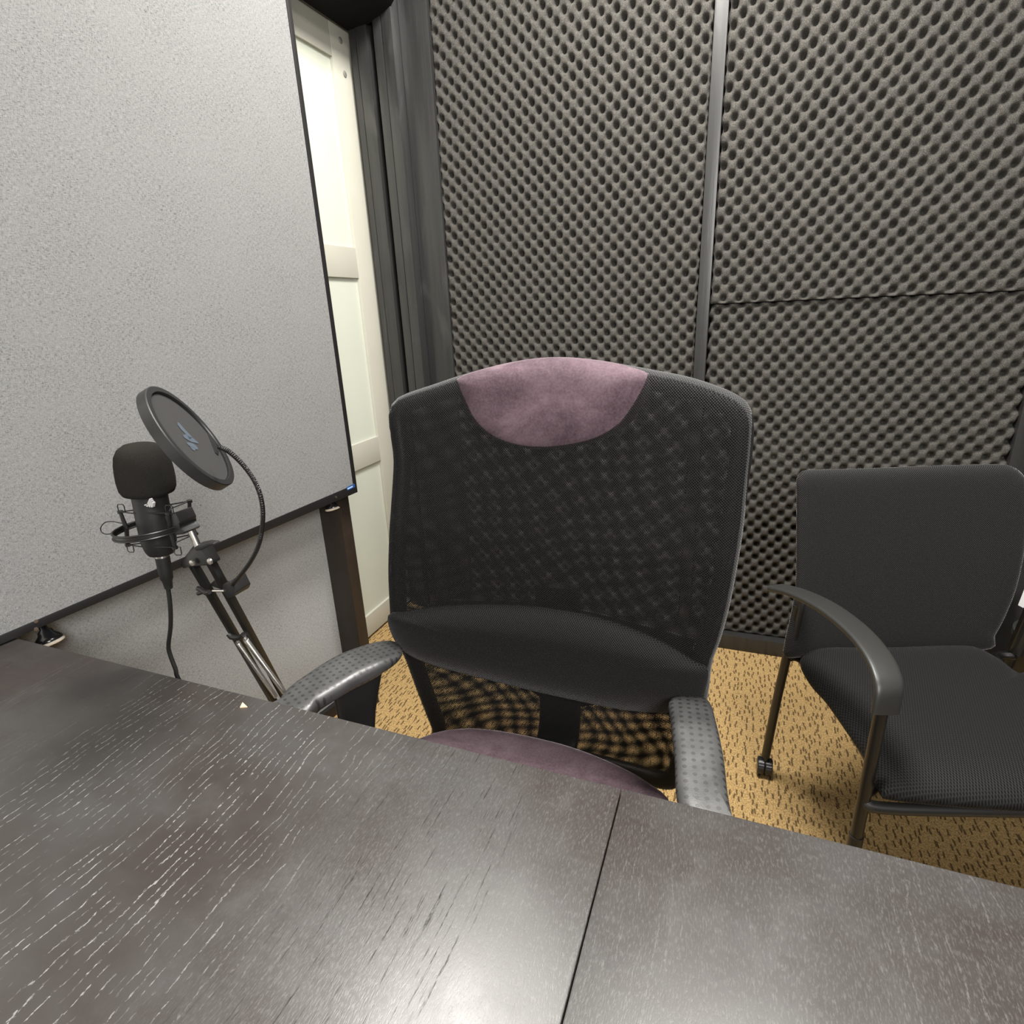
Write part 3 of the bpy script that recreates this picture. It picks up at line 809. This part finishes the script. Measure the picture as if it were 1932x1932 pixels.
# foam cap
b = MB()
pr = [(.0, 0), (.012, .0006), (.022, .003), (.030, .009), (.0350, .018), (.0375, .030), (.0387, .044), (.0390, .057), (.0380, .069), (.0350, .0755), (.029, .077), (.0, .077)]
b.lathe(pr, mt, max_, 40); b.build('windscreen', M['foamcap'], mic, 'matt black foam windscreen', ang=60)
b = MB(); b.lathe([(.0, .075), (.0245, .075), (.0245, .098), (.025, .100), (.025, .150), (.0245, .158), (.022, .170), (.019, .1765), (.0, .1765)], mt, max_, 36); body = b.build('body', M['mic'], mic, ang=35)
b = MB(); b.lathe([(.0, .176), (.0105, .176), (.0105, .184), (.0, .184)], mt, max_, 20); b.build('xlr_socket', M['steel'], mic, 'silver connector collar')
# pale zigzag mark on the body front
b = MB()
for poly in ([(-0.7979,0.5525,1.0228),(-0.7915,0.5525,1.0302),(-0.7869,0.5525,1.0355),(-0.7844,0.5525,1.0348),(-0.7884,0.5525,1.0280),(-0.7941,0.5525,1.0227)], [(-0.7924,0.5525,1.0228),(-0.7856,0.5525,1.0331),(-0.7831,0.5525,1.0325),(-0.7854,0.5525,1.0275),(-0.7899,0.5525,1.0222)], [(-0.7883,0.5525,1.0223),(-0.7831,0.5525,1.0309),(-0.7809,0.5525,1.0294),(-0.7844,0.5525,1.0227)], [(-0.8008,0.5525,1.0254),(-0.7930,0.5525,1.0273),(-0.7938,0.5525,1.0252),(-0.8008,0.5525,1.0238)]):
    P = [Vector(p) for p in poly]
    P = [p+Vector((0, -.0006, 0)) for p in P]
    V = P+[p+Vector((0, .004, 0)) for p in P]; n = len(P)
    b.add(V, [tuple(range(n))]+[(i, (i+1) % n, n+(i+1) % n, n+i) for i in range(n)])
b.build('logo', M['logogrey'], body, 'pale grey zigzag logo', flat=True)
# shock mount: tilted ring, four posts with wire loops, elastic cords, clamp body
sm = thing('shock_mount', 'black spider shock mount with wire loops holding the microphone', 'shock mount', tuple(mt+max_*.13))
rc = Vector([(-0.8319,0.5800,0.9774)][0]); n_ = max_.copy(); rx = Vector((1, 0, 0)); rx = (rx-n_*rx.dot(n_)).normalized(); ry = n_.cross(rx)
ry = ry if ry.y < 0 else -ry
# ring leans so that its right side sits higher
tl = math.radians(8); rx = (rx*math.cos(tl)-n_*math.sin(tl)).normalized()
def rp(a, rad=.0555): return rc+rx*(math.cos(a)*rad)+ry*(math.sin(a)*rad)
b = MB()
for off in (-.004, .004): b.tube([rp(2*PI*k/48)+n_*off for k in range(48)], .0016, 8, closed=True)
V = []; K = 48
for k in range(K):
    for off in (-.004, .004): V.append(rp(2*PI*k/K, .0553)+n_*off)
b.add(V, [(2*k, 2*((k+1) % K), 2*((k+1) % K)+1, 2*k+1) for k in range(K)])
b.build('ring', M['satin'], sm)
ups = []; downs = []
for a in (.22, PI-.22, PI+1.0, -1.0):
    for sgn, lst in ((-1, ups), (1, downs)):
        p0 = rp(a, .050); p1 = p0-(-n_*sgn)*.028+(p0-rc).normalized()*.004
        b = MB(); b.tube([p0, p1], [.0035, .0026], 8); b.lathe([(.0, -.002), (.0042, -.002), (.0042, .002), (.0, .002)], p1, n_, 10)
        b.build('post', M['satin'], sm)
        lst.append(p1)
        if abs(a) < 1 or a > 3:
            pass
for p, sgn in [(q, -1) for q in (ups[1], ups[0])]+[(q, 1) for q in (downs[1], downs[0])]:
    # rounded wire loop standing on the post end
    w, h = .0075, .0135; lo = p+n_*(-.001*sgn)
    sq = [(-w, 0), (-w, h*.8), (-w*.7, h), (w*.7, h), (w, h*.8), (w, 0)]
    b = MB(); b.tube([lo+rx*(u+.004)+n_*(sgn*v) for u, v in sq], .0008, 6, closed=True); b.build('wire_loop', M['satin'], sm)
b = MB()
for i in range(4):
    a0, a1 = ups[i], ups[(i+1) % 4]
    m_ = (a0+a1)/2; c_ = mt+max_*(.108); m2 = c_+(m_-c_).normalized()*.028
    b.tube([a0, m2, a1], .0011, 6)
b.build('elastic_cord', M['rubber'], sm)
b = MB()
for i in range(4):
    a0, a1 = downs[i], downs[(i+1) % 4]
    m_ = (a0+a1)/2; c_ = mt+max_*(.165); m2 = c_+(m_-c_).normalized()*.0265
    b.tube([a0, m2, a1], .0011, 6)
b.build('elastic_cord', M['rubber'], sm)
b = MB(); b.tube(smooth_path([(-0.8790,0.5750,0.9784),(-0.8991,0.5750,0.9792),(-0.9182,0.5750,0.9801),(-0.9369,0.5750,0.9766),(-0.9512,0.5750,0.9661),(-0.9508,0.5750,0.9578),(-0.9375,0.5750,0.9564),(-0.9205,0.5750,0.9617),(-0.9012,0.5750,0.9673)], 5), .0009, 6); b.build('cord_tail', M['rubber'], sm, 'loose loop of elastic cord')
b = MB()
cl = [(-0.7895,0.5900,1.0021),(-0.7650,0.5900,1.0101),(-0.7600,0.5900,0.9943),(-0.7656,0.5900,0.9870),(-0.7559,0.5900,0.9793),(-0.7603,0.5900,0.9754),(-0.7837,0.5900,0.9713),(-0.7881,0.5900,0.9858)]
b.prism([(p[0], p[2]) for p in cl], lambda u, v, w: (u, w, v), .570, .600, .002); b.build('swivel_clamp', M['plastic'], sm, ang=35)

# boom arm
ba = thing('boom_arm', 'black spring boom arm rising from behind the table to the microphone', 'microphone arm', (-.66, .62, .0))
AY = .60
b = MB(); b.tube([(-0.7697,0.5920,0.9737),(-0.7614,0.5920,0.9429)], .0052, 14); b.build('mount_stud', M['steel'], ba, 'bright steel stud under the shock mount')
b = MB(); hd = [(-0.7712,0.6000,0.9475),(-0.7580,0.6000,0.9507),(-0.7454,0.6000,0.9216),(-0.7453,0.6000,0.9180),(-0.7837,0.6000,0.9133),(-0.8033,0.6000,0.9053),(-0.8105,0.6000,0.9082),(-0.8051,0.6000,0.9181),(-0.7804,0.6000,0.9393)]
b.prism([(p[0], p[2]) for p in hd], lambda u, v, w: (u, w, v), .590, .612, .0015); hb = b.build('head_bracket', M['satin'], ba, ang=35)
b = MB(); kn = [(-0.7580,0.5880,0.9502),(-0.7437,0.5880,0.9578),(-0.7295,0.5880,0.9624),(-0.7145,0.5880,0.9627),(-0.7131,0.5880,0.9602),(-0.7294,0.5880,0.9550),(-0.7446,0.5880,0.9472),(-0.7539,0.5880,0.9453)]
b.prism([(p[0], p[2]) for p in kn], lambda u, v, w: (u, w, v), .580, .592, .0015); b.build('wing_knob', M['plastic'], hb, ang=35)
for p in [(-0.7738,0.5880,0.9216),(-0.7349,0.5880,0.9285)]:
    b = MB(); b.lathe([(.0, -.003), (.0052, -.003), (.0046, -.0055), (.0, -.006)], p, (0, 1, 0), 14); b.build('rivet', M['steel'], hb, 'bright rivet')
def rod(p0, p1, name='arm_rod'):
    a, c = Vector(p0), Vector(p1); d = (c-a).normalized(); s = d.cross(Vector((0, 1, 0))).normalized(); h = .0062
    b = MB(); v = []
    for q in (a, c):
        v += [q-s*h+Vector((0, -h, 0)), q+s*h+Vector((0, -h, 0)), q+s*h+Vector((0, h, 0)), q-s*h+Vector((0, h, 0))]
    b.hexa(v, .0012); return b.build(name, M['satin'], ba, ang=35)
for a, c in ([(-0.7976,0.6020,0.9126),(-0.8521,0.7450,0.5348)], [(-0.7553,0.6020,0.9177),(-0.8220,0.7420,0.5709)]):
    A_, C_ = Vector(a), Vector(c); C_ = C_+(C_-A_)*.55
    rod(A_, C_)
    last = C_
b = MB(); b.hexa([last+Vector(q) for q in ((-.07, -.012, -.03), (.02, -.012, -.03), (.02, .012, -.03), (-.07, .012, -.03), (-.07, -.012, .03), (.02, -.012, .03), (.02, .012, .03), (-.07, .012, .03))], .003); el = b.build('elbow', M['plastic'], ba)
rod(last+Vector((-.03, 0, 0)), (-.84, .80, .09))
b = MB(); b.lathe([(.10, 0), (.10, .012), (.09, .018), (.02, .022), (.02, .10), (.0, .10)], (-.84, .80, 0), (0, 0, 1), 32); b.build('weighted_base', M['satin'], ba)
# spring collar and springs
b = MB(); b.tube([(-0.8203,0.6550,0.7456),(-0.8156,0.6550,0.7400),(-0.8032,0.6550,0.7400),(-0.7910,0.6550,0.7444),(-0.7831,0.6550,0.7511)], .0048, 10); b.build('spring_hook', M['plastic'], ba)
def spring(p0, p1, r, turns, wr):
    a, c = Vector(p0), Vector(p1); d = c-a; ax = d.normalized(); u = ax.orthogonal().normalized(); v = ax.cross(u)
    n = turns*9
    b = MB(); b.tube([a+d*(i/n)+(u*math.cos(2*PI*i/9)+v*math.sin(2*PI*i/9))*r for i in range(n+1)], wr, 5); return b.build('spring', M['steel'], ba, 'steel coil spring along the arm')
spring([(-0.7819,0.6550,0.7417),(-0.7899,0.7220,0.5808)][0], [(-0.7819,0.6550,0.7417),(-0.7899,0.7220,0.5808)][1], .0045, 70, .00065)
spring([(-0.8030,0.6550,0.7313),(-0.8146,0.7220,0.5651)][0], [(-0.8030,0.6550,0.7313),(-0.8146,0.7220,0.5651)][1], .0040, 70, .00065)

# cable
b = MB(); b.lathe([(.0, .183), (.0105, .183), (.0105, .207), (.0095, .222), (.0075, .226), (.006, .240), (.0, .240)], mt, max_, 20)
b.build('cable_plug', M['rubber'], (cb := thing('microphone_cable', 'black cable hanging from the microphone behind the table', 'cable', tuple(mt+max_*.19))), ang=40)
cs = mt+max_*.236
b = MB(); b.tube(smooth_path([cs]+[(-0.8394,0.5820,0.8759),(-0.8455,0.5820,0.8394),(-0.8580,0.5820,0.7976),(-0.8757,0.5820,0.7585),(-0.8793,0.5820,0.7400),(-0.8756,0.5820,0.7087),(-0.8711,0.5820,0.6792)]+[(-.84, .60, .55), (-.80, .62, .30), (-.74, .66, .02)], 6), .0035, 10); b.build('cord', M['rubber'], cb)

# pop filter
PC, PNv, PM, Pm = (Vector(v) for v in ((-0.6892,0.5650,1.1273),(0.7228,0.5055,0.4712),(0.5794,-0.0716,-0.8119),(-0.3767,0.8598,-0.3446)))
pf = thing('pop_filter', 'round black pop filter with a blue zigzag mark on a gooseneck', 'pop filter', tuple(PC))
PR = .0790
b = MB()
b.lathe([(PR-.009, .0), (PR-.0085, .0018), (PR-.001, .0018), (PR, .0006), (PR, -.0125), (PR-.0015, -.0135), (PR-.0085, -.0135), (PR-.009, -.012), (PR-.009, 0)], PC, PNv, 72, False)
hoop = b.build('hoop', M['plastic'], pf, ang=35)
b = MB(); b.lathe([(.0, -.0025), (PR-.0095, -.0025)], PC, PNv, 64, False); b.lathe([(.0, -.0095), (PR-.0095, -.0095)], PC, PNv, 64, False); net = b.build('net', M['net'], pf, flat=True, recalc=False)
b = MB()
for poly in ([(-0.0236,-0.0100),(-0.0221,-0.0069),(-0.0119,-0.0020),(-0.0044,0.0038),(-0.0007,0.0047),(0.0047,-0.0084),(-0.0026,-0.0082),(-0.0104,-0.0141),(-0.0179,-0.0151)],
             [(-0.0009,-0.0199),(-0.0034,-0.0107),(-0.0014,-0.0007),(-0.0007,0.0047),(0.0033,0.0096),(0.0066,0.0132),(0.0083,0.0106),(0.0081,0.0017),(0.0081,-0.0086),(0.0056,-0.0160),(0.0035,-0.0212)],
             [(0.0121,-0.0248),(0.0101,-0.0154),(0.0102,-0.0061),(0.0133,-0.0010),(0.0174,0.0002),(0.0209,-0.0057),(0.0192,-0.0115),(0.0179,-0.0196),(0.0157,-0.0239)],
             [(0.0164,-0.0207),(0.0179,-0.0142),(0.0206,-0.0095),(0.0243,-0.0168),(0.0215,-0.0206)]):
    V = [PC+PM*u+Pm*v-PNv*.0018 for u, v in poly]; b.add(V, [tuple(range(len(V)))])
b.build('logo', M['logoblue'], net, 'slate blue zigzag logo', flat=True)
tabp = [(-0.0238,0.0688),(-0.0161,0.0730),(-0.0023,0.0752),(0.0078,0.0710),(0.0217,0.0526),(0.0178,0.0474)]
b = MB(); b.prism(tabp, lambda u, v, w: PC+PM*u+Pm*v+PNv*w, -.012, -.001, .001); b.build('hoop_tab', M['plastic'], pf, ang=35)
gp = [(-0.6387,0.5600,1.1167),(-0.6266,0.5620,1.1110),(-0.6145,0.5650,1.0986),(-0.6070,0.5700,1.0824),(-0.6033,0.5750,1.0649),(-0.6040,0.5800,1.0429),(-0.6110,0.5850,1.0173),(-0.6224,0.5880,0.9895),(-0.6362,0.5900,0.9643),(-0.6585,0.5940,0.9380),(-0.6905,0.6000,0.9086),(-0.7228,0.6060,0.8823),(-0.7363,0.6090,0.8725)]
gs = smooth_path(gp, 40)
b = MB(); b.tube(gs, [.0031+.00035*math.sin(i*2.6) for i in range(len(gs))], 10); b.build('gooseneck', M['satin'], pf, ang=80)
b = MB()
ck = [(-0.7439,0.6040,0.8785),(-0.7271,0.6040,0.8873),(-0.7202,0.6040,0.8678),(-0.7257,0.6040,0.8595),(-0.7395,0.6040,0.8537),(-0.7500,0.6040,0.8645)]
b.prism([(p[0], p[2]) for p in ck], lambda u, v, w: (u, w, v), .604, .637, .002)
b.prism([(p[0], p[2]) for p in [(-0.8017,0.6250,0.8595),(-0.7869,0.6250,0.8704),(-0.7642,0.6250,0.8686),(-0.7645,0.6250,0.8589),(-0.7771,0.6250,0.8551)]], lambda u, v, w: (u, w, v), .625, .634, .001)
b.build('arm_clamp', M['plastic'], pf, ang=35)
b = MB(); b.tube([(-0.7453,0.5860,0.8764),(-0.7202,0.5860,0.8799)], .0022, 8); b.build('clamp_screw', M['steel'], pf, 'bright clamp screw')
b = MB(); b.tube([(-0.7779,0.5860,0.8759),(-0.7714,0.5860,0.8750),(-0.7629,0.5860,0.8697),(-0.7541,0.5860,0.8728)], .0038, 10); b.tube([(-0.7797,0.5860,0.8663),(-0.7693,0.5860,0.8706),(-0.7597,0.5860,0.8729)], .0034, 10); b.build('clamp_wing', M['plastic'], pf)

# ------------------------------------------------------------------ light
def area(name, loc, size, power, color, target=None, sizey=None, shape='RECTANGLE'):
    l = bpy.data.lights.new(name, 'AREA'); l.energy = power; l.size = size; l.shape = shape; l.size_y = sizey or size; l.color = color
    o = bpy.data.objects.new(name, l); C.objects.link(o); o.location = loc
    if target is not None:
        o.rotation_euler = (Vector(target)-Vector(loc)).to_track_quat('-Z', 'Y').to_euler()
    return o
area('ceiling_lamp', (-.28, 1.30, 2.86), .5, 98, (1, .97, .92))
area('room_fill', (.85, -.75, 1.85), .8, 72, (1, .98, .955), (-1.0, .75, .55))  # unseen fill added at front right to brighten the partition
area('right_fill', (.55, .75, 2.86), .5, 34, (1, .97, .92))  # overhead fill added to grade the small chair's back from the top
area('next_room_lamp', (-1.75, 1.55, 2.55), .4, 24, (1, .95, .82))
w = bpy.data.worlds.new('world'); bpy.context.scene.world = w; w.use_nodes = True
w.node_tree.nodes['Background'].inputs[0].default_value = (.9, .93, 1, 1)
w.node_tree.nodes['Background'].inputs[1].default_value = .15
sc = bpy.context.scene
sc.view_settings.view_transform = 'Standard'
sc.view_settings.look = 'None'
sc.view_settings.exposure = 0
sc.cycles.transparent_max_bounces = 24
sc.cycles.max_bounces = 8
